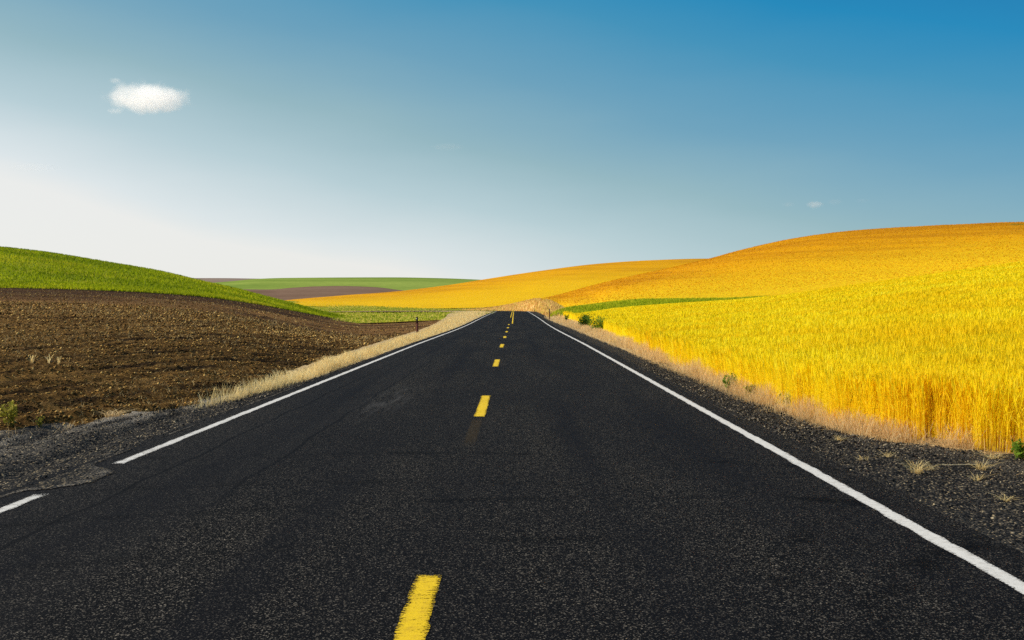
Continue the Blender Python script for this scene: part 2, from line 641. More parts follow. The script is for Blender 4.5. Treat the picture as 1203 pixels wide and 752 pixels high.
def road_frame(s):
    """centre line: straight to 215 m, then an easy bend to the left"""
    s = np.asarray(s, float)
    th = np.clip((s - 225) / 62.0, 0, 1.45)
    x = np.zeros_like(s)
    y = s.copy()
    k = s > 225
    arc = np.minimum(s[k] - 225, 62 * 1.45)
    a = arc / 62
    x[k] = -62 * (1 - np.cos(a))
    y[k] = 225 + 62 * np.sin(a)
    rest = s[k] - 225 - arc
    x[k] += -np.sin(a) * rest
    y[k] += np.cos(a) * rest
    return x, y, th


def road_strip(name, lats, ss, mat, dz=0.0, zlat=None, parent=None, edge=False, lat_attr=None, grassy=None):
    x, y, th = road_frame(ss)
    L = np.asarray(lats, float)
    if L.ndim == 1:
        L = np.repeat(L[None], len(ss), 0)
    X = x[:, None] + L * np.cos(th)[:, None]
    Y = y[:, None] + L * np.sin(th)[:, None]
    Z = zr(ss)[:, None] + dz + (zlat(L, ss[:, None]) if zlat else 0 * L)
    n, m = L.shape
    V = np.stack([X, Y, Z], -1).reshape(-1, 3)
    uv = np.stack([L.ravel(), np.repeat(ss, m)], 1)
    at = {}
    if edge:
        e = np.zeros((n, m))
        e[:, 0] = e[:, -1] = 1
        e[0, :] = e[-1, :] = 1
        at['edge'] = e
    if lat_attr is not None:
        at['lat'] = np.repeat(lat_attr[None], n, 0)
    if grassy is not None:
        at['grassy'] = grassy
    # rows run along the road, so faces wind upward
    f = grid_faces(n, m)[:, ::-1]
    return npmesh(name, V, f, mat, at, uv, smooth=True, parent=parent)


SS = np.concatenate([np.arange(-30, 0, 1.), np.arange(0, 40, .25), np.arange(40, 120, 1.), np.arange(120, 420, 2.)])
CX = -.51
M_asph = m_asphalt()
wob = lambda s, k: .07 * (vnoise(s * .9, s * 0 + k, 3) - .5) + .05 * (vnoise(s * 3.1, s * 0 + k, 5) - .5)
lat = np.linspace(-4.42, 3.32, 24)
L = np.repeat(lat[None], len(SS), 0)
L[:, 0] += wob(SS, 1)
L[:, -1] += wob(SS, 9)
road = struct(road_strip('road', L, SS, M_asph))

M_white = m_paint('white_road_paint', (.74, .71, .64), (.42, .38, .32), .585)
M_yellow = m_paint('yellow_road_paint', (.88, .58, .008), (.6, .36, .02), .56)


def strip_lats(c, w, s):
    a = np.linspace(-.5, .5, 5)
    L = c + a[None] * w + np.zeros((len(s), 1))
    j = .012
    L[:, 0] += (vnoise(s * 9, s * 0 + c, 1) - .5) * j * 2
    L[:, -1] += (vnoise(s * 9, s * 0 + c, 2) - .5) * j * 2
    return L


def seg(a, b):
    st = .08 if a < 40 else (.4 if a < 100 else 2)
    return np.linspace(a, b, max(6, int((b - a) / st)))


Sl = np.concatenate([np.arange(-25, 40, .15), np.arange(40, 400, 1.)])
road_strip('edge_line', strip_lats(2.91, .13, Sl), Sl, M_white, .004, parent=road, edge=True)
for a, b in ((-25, 8.75), (10.35, 400)):
    s = Sl[(Sl >= a) & (Sl <= b)]
    road_strip('edge_line', strip_lats(-4.05, .12, s), s, M_white, .004, parent=road, edge=True)
for k in range(-1, 9):
    f = 6.12 + 12.15 * k
    if k < 8:
        s = seg(f - 3.45, f)
        road_strip('centre_dash', strip_lats(CX, .16, s), s, M_yellow, .005, parent=road, edge=True)
s = np.arange(93, 400, 1.)
road_strip('centre_line', strip_lats(CX + .3, .13, s), s, M_yellow, .005, parent=road, edge=True)
s = np.arange(128, 400, 1.)
road_strip('centre_line', strip_lats(CX, .11, s), s, M_yellow, .005, parent=road, edge=True)

# ------------------------------------------------------------------ shoulders
fe_s = [-30, 2, 8, 11, 13.4, 15.4, 17.4, 19.2, 30, 63, 90, 141, 175, 230, 420]
fe_x = [-11, -10, -8.4, -7.3, -6.65, -5.95, -5.45, -5.2, -5.4, -6.2, -6.9, -9.0, -11, -13, -13]
we_s = [-30, 2, 7.3, 10, 11.5, 12.2, 13.4, 17.3, 20, 27, 43, 87, 119, 160, 230, 420]
we_x = [14, 11, 8.6, 6.9, 5.9, 5.1, 4.5, 4.3, 4.35, 4.5, 4.9, 6.1, 6.3, 8, 10, 10]


def shoulder_z(L, s):
    out = np.where(L < 0, -4.3 - L, L - 3.2)
    ramp = np.clip(out / .4, 0, 1)
    z = .005 * (1 - ramp) - .05 * ramp - .02 * np.clip(out - .4, 0, 4)
    z = z + .05 * (fbm(L * 1.6, s * 1.1, 5) - .5) * np.clip(out / .25, 0, 1)
    z = z + .05 * (fbm(L * 9, s * 9, 15, 2) - .5) * np.clip(out / .2, 0, 1) * (s < 40)
    # wheel ruts ploughed through the loose lay-by gravel
    rut = np.exp(-((L + 5.0 + (s - 10) * .05) / .18) ** 2) + np.exp(-((L + 5.9 + (s - 10) * .1) / .2) ** 2)
    z = z - .05 * rut * np.clip(out / .2, 0, 1) * (s < 16) * (s > 5)
    return z


sh = np.concatenate([np.arange(-30, 4, .5), np.arange(4, 25, .06), np.arange(25, 60, .25), np.arange(60, 420, 1.)])
tl = np.linspace(0, 1, 60)
xl = pchip(fe_s, fe_x, sh) - .5
inn = -4.30 + .46 * np.exp(-((sh - 9.55) / .62) ** 4) + wob(sh, 33)
LL = inn[:, None] * (1 - tl) + xl[:, None] * tl
M_grL = m_gravel('left_gravel', .95)
M_grR = m_gravel('right_gravel', .25)


def left_z(L, s):
    spill = .003 * np.clip((L + 4.42) / .1, 0, 1)
    return shoulder_z(L, s) + spill * np.clip((inn[:, None] - L) / .04, .1, 1)


gl0 = np.interp(sh, [17, 22, 60, 140, 235], [-4.9, -4.45, -4.42, -4.6, -4.9])
gL = np.clip((gl0[:, None] - LL) / .12, 0, 1) * np.clip((sh - 18) / 8, 0, 1)[:, None]
struct(road_strip('gravel_shoulder', LL, sh, M_grL, zlat=left_z, lat_attr=tl, grassy=gL))
xr = pchip(we_s, we_x, sh) + .6
inr = 3.2 + wob(sh, 51)
LR = inr[:, None] * (1 - tl) + xr[:, None] * tl
gr0 = pchip(we_s, we_x, sh) - np.interp(sh, [8, 13, 20, 45, 90, 235], [.1, .15, .35, .9, 2.0, 4.5])
gR = np.clip((LR - gr0[:, None]) / .2, 0, 1)
struct(road_strip('gravel_shoulder', LR[:, ::-1], sh, M_grR, zlat=shoulder_z, lat_attr=tl[::-1], grassy=gR[:, ::-1]))


def sh_z(x, y):
    return float(zr(y)) + float(shoulder_z(np.array([[x]]), np.array([[y]]))[0, 0])


def sh_zs(x, y):
    return zr(y) + shoulder_z(x, y)


# loose stones on both shoulders
def stones(n, side):
    s = 4 + 26 * R.rand(n) ** 1.6
    t = R.rand(n)
    if side < 0:
        i = -4.32 + .40 * np.exp(-((s - 9.55) / .62) ** 4)
        x = i * (1 - t) + pchip(fe_s, fe_x, s) * t
    else:
        x = 3.3 * (1 - t) + pchip(we_s, we_x, s) * t
    sz = .004 + .010 * R.rand(n) ** 2.5 + (R.rand(n) < .02) * .012
    sz = sz * np.clip(s / 9, 1, 1.4)
    P = np.stack([x, s, sh_zs(x, s) + sz * .3 + (.012 if side < 0 else 0) * (x > -4.42)], 1)
    return lumps(P, sz, R.rand(n))


q = NT('loose_stone')
M_stone = q.surf(q.ramp(q.attr('tint'), [(0, (.006, .006, .007)), (.5, (.024, .022, .021)), (.78, (.08, .07, .056)), (.92, (.2, .165, .115)), (1, (.45, .36, .22))]), .9, .2)
for side in (-1, 1):
    V, Fc, at = stones(36000 if side > 0 else 15000, side)
    stuff(npmesh('loose_gravel', V, Fc, M_stone, at))

# ------------------------------------------------------------------ ploughed field (left)
near = [(-1400, 700, 7.0), (-600, 600, 9.2), (-200, 540, 11.5), (0, 507, 13.3), (60, 500, 13.9), (150, 485, 15.4), (240, 470, 17.4), (290, 461, 19.3), (380, 436, 28),
        (450, 412, 41), (490, 396, 62), (520, 385, 92), (545, 376.5, 141)]
top = [(-1400, 340, 95), (-600, 339, 112), (0, 338.5, 130), (150, 342, 136), (235, 348, 143), (300, 357, 155), (350, 366, 170), (400, 374.5, 181), (435, 377.5, 183), (490, 376, 172),
       (520, 374.3, 160), (545, 373.5, 152)]


NEAR = np.array(near, float)


def furrow(X, Y):
    c = X * .87 - Y * .49 + 1.3 * fbm(X * .05, Y * .05, 3)
    near_ = np.clip((70 - Y) / 50, 0, 1)
    z = .06 * np.sin(c * 2 * np.pi / 1.0) * near_ * (.5 + fbm(X * .4, Y * .4, 8))
    z = z + .10 * (fbm(X * 3.2, Y * 3.2, 21, 3) - .5) * np.clip(near_ + .3, 0, 1)
    z = z + .5 * (fbm(X * .045, Y * .045, 31, 2) - .5) * np.clip((Y - 20) / 50, 0, 1) * np.clip((150 - Y) / 40, 0, 1)
    nd = pchip(NEAR[:, 0], NEAR[:, 2], VX + X / Y * F_PX)
    return z - .02 - .24 * np.exp(-np.clip(Y - nd, 0, 50) / .45) * np.clip((45 - Y) / 20, 0, 1)


plough = Loft([near, top], -1400, 545, 1150, 420, furrow)
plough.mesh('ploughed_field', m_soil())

q = NT('soil_clod')
rows_ = q.noise(q.mapping(q.mapping(q.coord(), rot=(0, 0, math.radians(-68))), (.035, 2.1, 1)), 1.0, 3, .6)
M_clod = q.surf(q.mix(q.smooth(rows_, .38, .54, .85, 0), q.ramp(q.attr('tint'), [(0, (.04, .02, .006)), (.5, (.2, .105, .028)), (.82, (.44, .25, .07)), (1, (.78, .52, .17))]), (.02, .011, .005)), 1.0, .05)
P = plough.scatter(115000, lambda x, y, u, v: y ** -1.85 * (x / y > -.9) * np.where(y < 70, 1, .2))
sz = (.009 + .026 * R.rand(len(P)) ** 2.4) * np.clip(P[:, 1] / 22, .9, 2.6)
P[:, 2] += sz * .2
V, Fc, at = lumps(P, sz, R.rand(len(P)))
stuff(npmesh('soil_clods', V, Fc, M_clod, at))

# bits of old straw in the soil
M_straw = blade_mat('old_straw', (.30, .2, .08), (.5, .36, .15), (.62, .47, .22), .25)
P = plough.scatter(23000, lambda x, y, u, v: y ** -1.5 * (x / y > -.9) * np.where(y < 70, 1, .25) * np.clip(fbm(x * .2, y * .2, 4) - .3, .03, 1))
n = len(P)
V, Fc, at = ribbons(P - [0, 0, .01], .03 + .07 * R.rand(n) ** 2 * np.clip(P[:, 1] / 25, 1, 2.5), .006 * np.clip(P[:, 1] / 15, 1, 6), (R.rand(n, 2) - .5) * .22, [0, .5, 1], [1, 1, .6], R.rand(n))
stuff(npmesh('straw_litter', V, Fc, M_straw, at))

# ------------------------------------------------------------------ green hill (left)
t2 = [(p, y + .8, d - 2) for p, y, d in top if p <= 490]
crest = [(-1400, 260, 190), (-600, 268, 205), (-200, 281, 215), (0, 293.5, 225), (60, 300, 226), (120, 309.5, 226), (180, 319.5, 226), (240, 333, 224), (280, 341.5, 222), (320, 351, 218), (350, 359, 214),
         (400, 371.5, 205), (435, 376, 200), (490, 377, 200)]
back = [(p, y + 14 + max(0, 60 - (y - 293)) * .4, d + 130) for p, y, d in crest]
hill = Loft([t2, crest, back], -1400, 480, 420, 120,
            lambda X, Y: .5 * (fbm(X * .06, Y * .06, 41, 3) - .5) * np.clip((Y - 150) / 40, 0, 1))
hill.mesh('green_hill', m_grass('hill_grass', (.13, .18, .004), (.36, .40, .008), (.56, .46, .02), 1.0))
P = hill.scatter(140000, lambda x, y, u, v: (x / y > -.85) * (v < .62) * (1.0 + 6 * (v < .06)))
n = len(P)
M_hillblade = blade_mat('hill_blades', (.14, .2, .004), (.40, .46, .008), (.66, .55, .03), .5, patch=.04)
V, Fc, at = ribbons(P - [0, 0, .05], .18 + .3 * R.rand(n), .10 + .10 * R.rand(n), (R.rand(n, 2) - .5) * .3, [0, .6, 1], [1, .8, .1], np.clip(.25 + .4 * R.rand(n) + 1.1 * (fbm(P[:, 0] * .05, P[:, 1] * .09, 88, 3) - .5), 0, 1))
stuff(npmesh('hill_grass', V, Fc, M_hillblade, at))

# ------------------------------------------------------------------ meadow in the dip beyond the ploughed field
m0 = [(250, 381, 135), (400, 380, 138), (520, 376, 146), (560, 373, 150), (582, 370, 175)]
m1 = [(250, 370, 230), (400, 370, 235), (520, 367.5, 245), (560, 366.8, 250), (582, 366.5, 252)]
m2 = [(250, 362, 340), (400, 362.5, 350), (520, 365, 330), (560, 366, 320), (582, 366.2, 318)]
m3 = [(250, 352, 480), (400, 355, 480), (520, 357, 460), (560, 356, 450), (582, 356, 450)]
meadow = Loft([m0, m1, m2, m3], 250, 582, 220, 160, lambda X, Y: .25 * (fbm(X * .1, Y * .1, 4, 3) - .5))
meadow.mesh('meadow', m_grass('meadow_grass', (.28, .3, .02), (.55, .5, .04), (.8, .5, .05), .8))
P = meadow.scatter(42000, lambda x, y, u, v: (v > .0) * (1 + 0 * x))
n = len(P)
M_meadow = blade_mat('meadow_blades', (.22, .3, .015), (.5, .52, .05), (.85, .62, .18), .5, patch=.03)
V, Fc, at = ribbons(P - [0, 0, .05], .15 + .35 * R.rand(n) ** 2, .18 + .2 * R.rand(n), (R.rand(n, 2) - .5) * .3, [0, .6, 1], [1, .8, .1], R.rand(n))
stuff(npmesh('meadow_grass', V, Fc, M_meadow, at))

# cut bank right of and behind the bend
b0 = [(540, 368, 300), (590, 367.5, 290), (622, 368, 262), (645, 373, 135), (668, 376, 118)]
b1 = [(540, 362.8, 400), (575, 361.6, 392), (595, 359, 375), (615, 355, 345), (630, 352, 315), (643, 353.2, 290), (655, 359, 220), (668, 368, 165)]
b2 = [(540, 362, 430), (590, 361, 420), (610, 360, 400), (640, 356, 380), (655, 360, 300), (668, 370, 240)]
bank = Loft([b0, b1, b2], 540, 668, 140, 90, lambda X, Y: .2 * (fbm(X * .2, Y * .2, 4, 3) - .5))
bank.mesh('roadside_bank', m_grass('bank_grass', (.62, .36, .12), (.88, .58, .22), (.52, .5, .08), 1.2, False))
P = bank.scatter(16000, lambda x, y, u, v: 1 + 0 * x)
n = len(P)
M_bank = blade_mat('bank_blades', (.66, .38, .12), (.9, .6, .22), (.52, .52, .07), .4, patch=.06)
V, Fc, at = ribbons(P - [0, 0, .05], .2 + .5 * R.rand(n) ** 2, .15 + .15 * R.rand(n), (R.rand(n, 2) - .5) * .3, [0, .6, 1], [1, .8, .1], R.rand(n))
stuff(npmesh('bank_grass', V, Fc, M_bank, at))

# ------------------------------------------------------------------ far hills
f0 = [(150, 352, 2500), (300, 335, 2700), (420, 336, 2800)]
f1 = [(150, 327, 3300), (255, 327.2, 3400), (300, 327.8, 3400), (420, 331, 3500)]
f2 = [(150, 345, 4300), (420, 345, 4300)]
Loft([f0, f1, f2], 150, 420, 80, 30).mesh('hills', m_far('far_brown_hill', (.26, .19, .15), (.34, .26, .2), .004))
g0 = [(100, 356, 1500), (300, 350, 1600), (640, 350, 1700)]
g1 = [(100, 341, 2300), (200, 336, 2350), (270, 331.2, 2400), (300, 328.4, 2450), (335, 327.2, 2500), (460, 326.5, 2500), (520, 327.5, 2500), (565, 329.2, 2500), (640, 333, 2500)]
g2 = [(100, 345, 3200), (640, 345, 3200)]
Loft([g0, g1, g2], 100, 640, 140, 40, lambda X, Y: 6 * (fbm(X * .004, Y * .004, 3, 3) - .5) * (Y < 2200)).mesh(
    'hills', m_far('far_green_hill', (.19, .28, .05), (.36, .44, .09), .006))  # base colours lightened to stand in for distance haze
h0 = [(150, 362, 760), (600, 362, 760)]
h1 = [(150, 338, 1050), (265, 339.8, 1080), (315, 340.3, 1100), (345, 338.2, 1120), (370, 336.8, 1130), (400, 336.3, 1130), (440, 337.6, 1130), (470, 341, 1120), (520, 346, 1110), (600, 352, 1100)]
h2 = [(150, 360, 1500), (600, 360, 1500)]
Loft([h0, h1, h2], 150, 600, 120, 40).mesh('hills', m_far('far_fallow_hill', (.19, .115, .075), (.29, .19, .13), .012))  # lightened too, distance haze painted into the colour

y0 = [(250, 368, 360), (350, 358.5, 380), (400, 360, 380), (440, 361.7, 375), (500, 362, 370), (560, 361, 370), (600, 357, 380), (640, 353, 390), (700, 350, 400), (1200, 350, 400)]
y1 = [(250, 364, 520), (345, 352.5, 560), (400, 347.8, 580), (460, 343.4, 590), (520, 336.5, 600), (565, 329.4, 610), (600, 324, 615), (640, 318.3, 620), (700, 311, 625), (760, 307, 630), (830, 305, 640), (900, 306, 640),
      (1200, 306, 640)]
y2 = [(250, 366, 800), (565, 350, 850), (1200, 350, 850)]
Loft([y0, y1, y2], 250, 1200, 260, 120, lambda X, Y: 1.2 * (fbm(X * .02, Y * .02, 7, 3) - .5) * (Y < 580)).mesh(
    'wheat_hill', m_wheat_far('far_wheat', (.74, .34, .002), (.84, .43, .003), (.55, .24, .003), low=(.9, .6, .01)))

# ------------------------------------------------------------------ big wheat hill (right)
r0 = [(636, 362, 250), (660, 369, 215), (700, 372, 190), (860, 366, 185), (1000, 356, 182), (1203, 338, 172), (1500, 318, 160), (2100, 300, 140)]
r1 = [(636, 351.5, 268), (660, 364, 232), (690, 362.5, 212), (720, 357.8, 206), (760, 354.8, 203), (800, 352.7, 201), (860, 350, 200), (1000, 339, 198), (1203, 317, 190), (1500, 296, 175), (2100, 280, 152)]
r2 = [(636, 350.3, 280), (660, 345, 300), (700, 335.2, 320), (740, 326.5, 330), (780, 318.2, 338), (830, 306.5, 345), (870, 296, 350), (900, 289, 350), (930, 283, 350), (1000, 273.8, 345), (1060, 269.8, 340), (1140, 267, 335),
      (1203, 265.8, 330), (1500, 266, 310), (2100, 268, 280)]
r3 = [(636, 358, 400), (830, 330, 480), (1203, 300, 500), (2100, 300, 450)]
rh = Loft([r0, r1, r2, r3], 636, 2100, 420, 160,
          lambda X, Y: .9 * (fbm(X * .03, Y * .03, 17, 3) - .5) * np.clip((Y - 200) / 60, 0, 1) * np.clip((330 - Y) / 30, 0, 1)
          + .10 * (fbm(X * .5, Y * .5, 27, 2) - .5))
rh.mesh('wheat_hill', m_wheat_far('hill_wheat', (.70, .31, .002), (.80, .385, .003), (.50, .20, .002),
                                  [(.385, .46, .012, .010)], low=(.9, .64, .01)))
M_hw = blade_mat('hill_wheat_blades', (.56, .24, .002), (.80, .39, .003), (.86, .48, .006), .45, patch=.012, zs=45, pm=.9)
P = rh.scatter(68000, lambda x, y, u, v: (x / y < .8) * (v > .12) * (v < .66))
n = len(P)
V, Fc, at = ribbons(P - [0, 0, .1], .14 + .14 * R.rand(n), .12 + .14 * R.rand(n), (R.rand(n, 2) - .5) * .3, [0, .6, 1], [1, .8, .1], R.rand(n))
stuff(npmesh('hill_wheat', V, Fc, M_hw, at))

# ------------------------------------------------------------------ grassy gully between the two wheat fields
k0 = [(640, 376, 128), (668, 372, 132), (690, 371, 142), (720, 367, 152), (860, 359, 165), (960, 350, 165)]
k1 = [(640, 374, 134), (646, 372.5, 138), (654, 368.5, 150), (662, 365.5, 163), (672, 363, 172), (690, 360.8, 182), (720, 356.8, 192), (760, 353.6, 196), (800, 353.2, 198), (860, 352.4, 198), (900, 350.5, 198), (960, 350, 198)]
k2 = [(640, 368, 190), (700, 364, 215), (860, 354, 225), (960, 350, 225)]
gul = Loft([k0, k1, k2], 646, 905, 160, 50)
gul.mesh('grassy_gully', m_grass('gully_grass', (.26, .31, .006), (.46, .48, .015), (.7, .56, .03), 1.0, False))
P = gul.scatter(22000, lambda x, y, u, v: (v < .7) * 1.0 + 0 * x)
n = len(P)
M_gul = blade_mat('gully_blades', (.24, .33, .006), (.46, .52, .015), (.8, .66, .03), .5)
V, Fc, at = ribbons(P - [0, 0, .05], .25 + .4 * R.rand(n), .1 + .12 * R.rand(n), (R.rand(n, 2) - .5) * .25, [0, .6, 1], [1, .8, .1], R.rand(n))
stuff(npmesh('gully_grass', V, Fc, M_gul, at))

# ------------------------------------------------------------------ near wheat field (right)
WH = .78
e_g = [(662, 371.5, 124), (672, 375, 108), (690, 381, 87), (715, 392, 60), (740, 405, 43), (770, 418, 33), (800, 430, 27), (860, 454, 20.2), (900, 470, 17.4), (950, 488, 14.9), (1000, 503, 13.4), (1050, 511, 12.7),
       (1100, 518, 12.1), (1203, 527, 11.5), (1400, 552, 10), (1900, 640, 6.9), (2400, 720, 5.4)]
e_top = [(662, 370.5, 128), (675, 368.8, 134), (690, 366.2, 138), (720, 361.8, 146), (760, 358.2, 152), (800, 355.5, 155), (860, 352, 156), (900, 348.8, 154), (1000, 337.6, 148), (1100, 325.5, 142), (1203, 313, 136),
         (1500, 285, 124), (1900, 270, 110), (2400, 265, 95)]


def arr(c):
    return np.array(c, float)


def shift(c, dd, dz):
    """move a surveyed curve back by dd metres and up by dz metres"""
    out = []
    for p, y, d in c:
        z = HC - (y - VY) * d / F_PX + dz
        out.append((p, VY + (HC - z) * F_PX / (d + dd), d + dd))
    return out


ENEAR = np.array(e_g, float)
lowp = lambda X, Y: -.13 * np.exp(-np.clip(Y - pchip(ENEAR[:, 0], ENEAR[:, 2], VX + X / Y * F_PX), 0, 50) / .5) * np.clip((45 - Y) / 20, 0, 1) + .35 * (fbm(X * .05, Y * .05, 77, 2) - .5) * np.clip((Y - 30) / 40, 0, 1) * np.clip((130 - Y) / 30, 0, 1)
ground_w = Loft([e_g, shift(e_top, 0, -WH), shift(e_top, 40, -WH - 3.5)], 662, 2400, 500, 220, lowp)
ground_w.mesh('wheat_field_soil', m_verge())
edge_d = lambda x, y: y - pchip(arr(e_g)[:, 0], arr(e_g)[:, 2], VX + x / y * F_PX)
body = Loft([e_g, shift(e_top, 0, -WH), shift(e_top, 40, -WH - 3.5)], 662, 2400, 560, 420, lowp)
ed = edge_d(body.X, body.Y)
body.Z += np.clip((ed - .5) / .25, 0, 1) * (WH - .17) - .12 * (ed < .5) + .10 * (fbm(body.X * 4, body.Y * 4, 8, 3) - .5)
q = NT('wheat_mass')
p_ = q.coord()
n_ = q.noise(q.mapping(p_, (14, 14, 2)), 1.0, 5, .75)
c_ = q.ramp(n_, [(.3, (.9, .58, .003)), (.5, (.96, .76, .006)), (.7, (.97, .84, .02))])
c_ = q.mix(q.smooth(q.noise(p_, .12, 4), .4, .65, .4, 0), c_, (.93, .56, .003))
body.mesh('wheat_field', q.surf(c_, .9, .05, q.bump(n_, .8, .2), trans=.25))

def wheat_w(x, y, u, v):
    e = edge_d(x, y)
    vis = (x / y < .8) * (y < 175) * (e > .55 * vnoise(x * 1.7, y * 1.7, 71))
    front = np.where(e < 2.0, 4.5, 1.0) * np.where(y < 45, 1, .6)
    patchy = .55 + .9 * vnoise(x * 1.2, y * 1.2, 12)
    return vis * front * patchy * np.clip(14 / y, 0, 1) ** 1.25


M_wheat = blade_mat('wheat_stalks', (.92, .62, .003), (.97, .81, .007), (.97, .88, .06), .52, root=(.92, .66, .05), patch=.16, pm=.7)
P = ground_w.scatter(470000, wheat_w)
n = len(P)
hh = WH * (.72 + .28 * R.rand(n)) * (.93 + .14 * vnoise(P[:, 0] * .8, P[:, 1] * .8, 5))
far = np.clip(P[:, 1] / 17, 1, 9)
wid = .0062 * np.clip(P[:, 1] / 17, 1, 7) * (.8 + .5 * R.rand(n))
ln = (R.rand(n, 2) - .45) * .26
V, Fc, at = ribbons(P, hh, wid, ln, [0, .45, .8, .9, 1.0], [1.0, .9, .75, 2.3, .5],
                    np.clip(.52 + .2 * R.randn(n), 0, 1))
stuff(npmesh('wheat_crop', V, Fc, M_wheat, at))
# dry leaves hanging off the outer stalks
k = np.where((edge_d(P[:, 0], P[:, 1]) < 2) & (P[:, 1] < 40))[0]
k = k[R.rand(len(k)) < .6]
Pl = P[k] + np.stack([0 * k, 0 * k, hh[k] * (.1 + .5 * R.rand(len(k)))], 1)
V, Fc, at = ribbons(Pl, .05 + .1 * R.rand(len(k)), np.full(len(k), .011), (R.rand(len(k), 2) - .5) * .4, [0, .4, .8, 1], [.7, 1, .7, .1], R.rand(len(k)))
stuff(npmesh('wheat_leaves', V, Fc, M_wheat, at))

# ------------------------------------------------------------------ dry grass verges
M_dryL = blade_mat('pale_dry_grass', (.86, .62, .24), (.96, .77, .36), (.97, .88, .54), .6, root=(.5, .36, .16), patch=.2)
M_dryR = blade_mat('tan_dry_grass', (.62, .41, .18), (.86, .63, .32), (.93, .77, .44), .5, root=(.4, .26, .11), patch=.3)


def verge(n, sd, lo, hi, mat, name, hmin, hmax, expo=1.5, smin=8, smax=235, clump=.42, fade=None):
    s = smin * (smax / smin) ** (R.rand(n * 3) ** 1.0)
    a, b = lo(s), hi(s)
    t = np.clip(.5 + .22 * R.randn(len(s)), 0, 1)
    x = a + (b - a) * t
    keep = R.rand(len(s)) < np.clip((fbm(x * .9, s * .6, 66, 3) - clump) * 6, .06, 1)
    if fade:
        keep &= R.rand(len(s)) < np.clip((s - fade[0]) / (fade[1] - fade[0]), .04, 1)
    x, s, t = x[keep][:n], s[keep][:n], t[keep][:n]
    n = len(x)
    g = np.clip(s / 22, 1, 6)
    P = np.stack([x, s, sh_zs(x, s) - .03], 1)
    h = (hmin + (hmax - hmin) * R.rand(n) ** 1.3) * (.45 + .9 * fbm(x * .7, s * .7, 9, 2)) * (.5 + .8 * np.sin(np.pi * np.clip(t, .08, .92)))
    V, Fc, at = ribbons(P, h, .0048 * g * (.7 + .6 * R.rand(n)), (R.rand(n, 2) - .5) * (.5 * h[:, None] + .12), [0, .5, .85, 1], [1, .85, .8, .15], R.rand(n))
    stuff(npmesh(name, V, Fc, mat, at))


fl = lambda s: pchip(fe_s, fe_x, s)
wl = lambda s: pchip(we_s, we_x, s)
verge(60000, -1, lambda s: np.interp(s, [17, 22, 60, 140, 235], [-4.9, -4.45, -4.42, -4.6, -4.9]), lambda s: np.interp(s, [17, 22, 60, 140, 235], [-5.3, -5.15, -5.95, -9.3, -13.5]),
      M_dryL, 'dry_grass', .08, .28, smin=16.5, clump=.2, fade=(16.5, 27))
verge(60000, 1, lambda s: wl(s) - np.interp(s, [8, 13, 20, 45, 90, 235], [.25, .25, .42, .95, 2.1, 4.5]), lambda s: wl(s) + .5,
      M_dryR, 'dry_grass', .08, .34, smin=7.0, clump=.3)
# thin trampled strip between lay-by and ploughed field
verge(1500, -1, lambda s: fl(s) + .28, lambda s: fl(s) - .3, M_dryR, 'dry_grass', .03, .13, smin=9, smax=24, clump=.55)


# ------------------------------------------------------------------ plants that can be counted
def base_at(x, y):
    return sh_z(x, y)


def plant(name, loc, w, h, n, leafm, stemm, label, cat, group=None, leaf=.05, stems=9):
    e = bpy.data.objects.new(name, None)
    e.location = loc
    COL.objects.link(e)
    tag(e, label, cat, group)
    # stems
    a = R.rand(stems) * 6.28
    r_ = w * .42 * R.rand(stems) ** .6
    tip = np.stack([np.cos(a) * r_, np.sin(a) * r_], 1)
    hs_ = h * (.6 + .4 * R.rand(stems))
    P0 = np.stack([tip[:, 0] * .15, tip[:, 1] * .15, np.full(stems, -.02)], 1)
    V, Fc, at = ribbons(np.repeat(P0, 2, 0), np.repeat(hs_, 2), np.full(stems * 2, .012 * max(1, h * 1.5)), np.repeat(tip * .85, 2, 0), [0, .5, 1], [1, .7, .3], R.rand(stems * 2))
    npmesh('stem', V, Fc, stemm, at, parent=e)
    # leaves gathered round the stems in tufts
    i = R.randint(0, stems, n)
    t = .15 + .85 * R.rand(n) ** .7
    c = np.stack([P0[i, 0] + tip[i, 0] * t ** .9, P0[i, 1] + tip[i, 1] * t ** .9, hs_[i] * t], 1)
    c += R.randn(n, 3) * w * .085
    c[:, 2] = np.abs(c[:, 2])
    d1 = R.randn(n, 3)
    d1[:, 2] = np.abs(d1[:, 2]) * .6 + .15
    d1 /= np.linalg.norm(d1, axis=1)[:, None]
    d2 = np.cross(d1, R.randn(n, 3))
    d2 /= np.linalg.norm(d2, axis=1)[:, None]
    l = (leaf * (.6 + .8 * R.rand(n)))[:, None]
    V = np.stack([c - d1 * l * .5, c + d2 * l * .22, c + d1 * l * .6, c - d2 * l * .22], 1).reshape(-1, 3)
    Fc = np.arange(n * 4).reshape(-1, 4)
    npmesh('foliage', V, Fc, leafm, {'tint': np.repeat(R.rand(n), 4), 'hgt': np.repeat(t, 4)}, parent=e)
    return e


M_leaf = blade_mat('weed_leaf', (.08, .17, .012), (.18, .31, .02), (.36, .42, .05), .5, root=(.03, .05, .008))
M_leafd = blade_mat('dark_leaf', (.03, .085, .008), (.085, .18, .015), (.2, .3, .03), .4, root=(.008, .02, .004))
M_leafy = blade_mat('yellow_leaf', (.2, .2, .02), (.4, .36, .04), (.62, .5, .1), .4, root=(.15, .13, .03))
M_stem = blade_mat('weed_stem', (.1, .12, .03), (.2, .18, .05), (.35, .26, .1), .2)


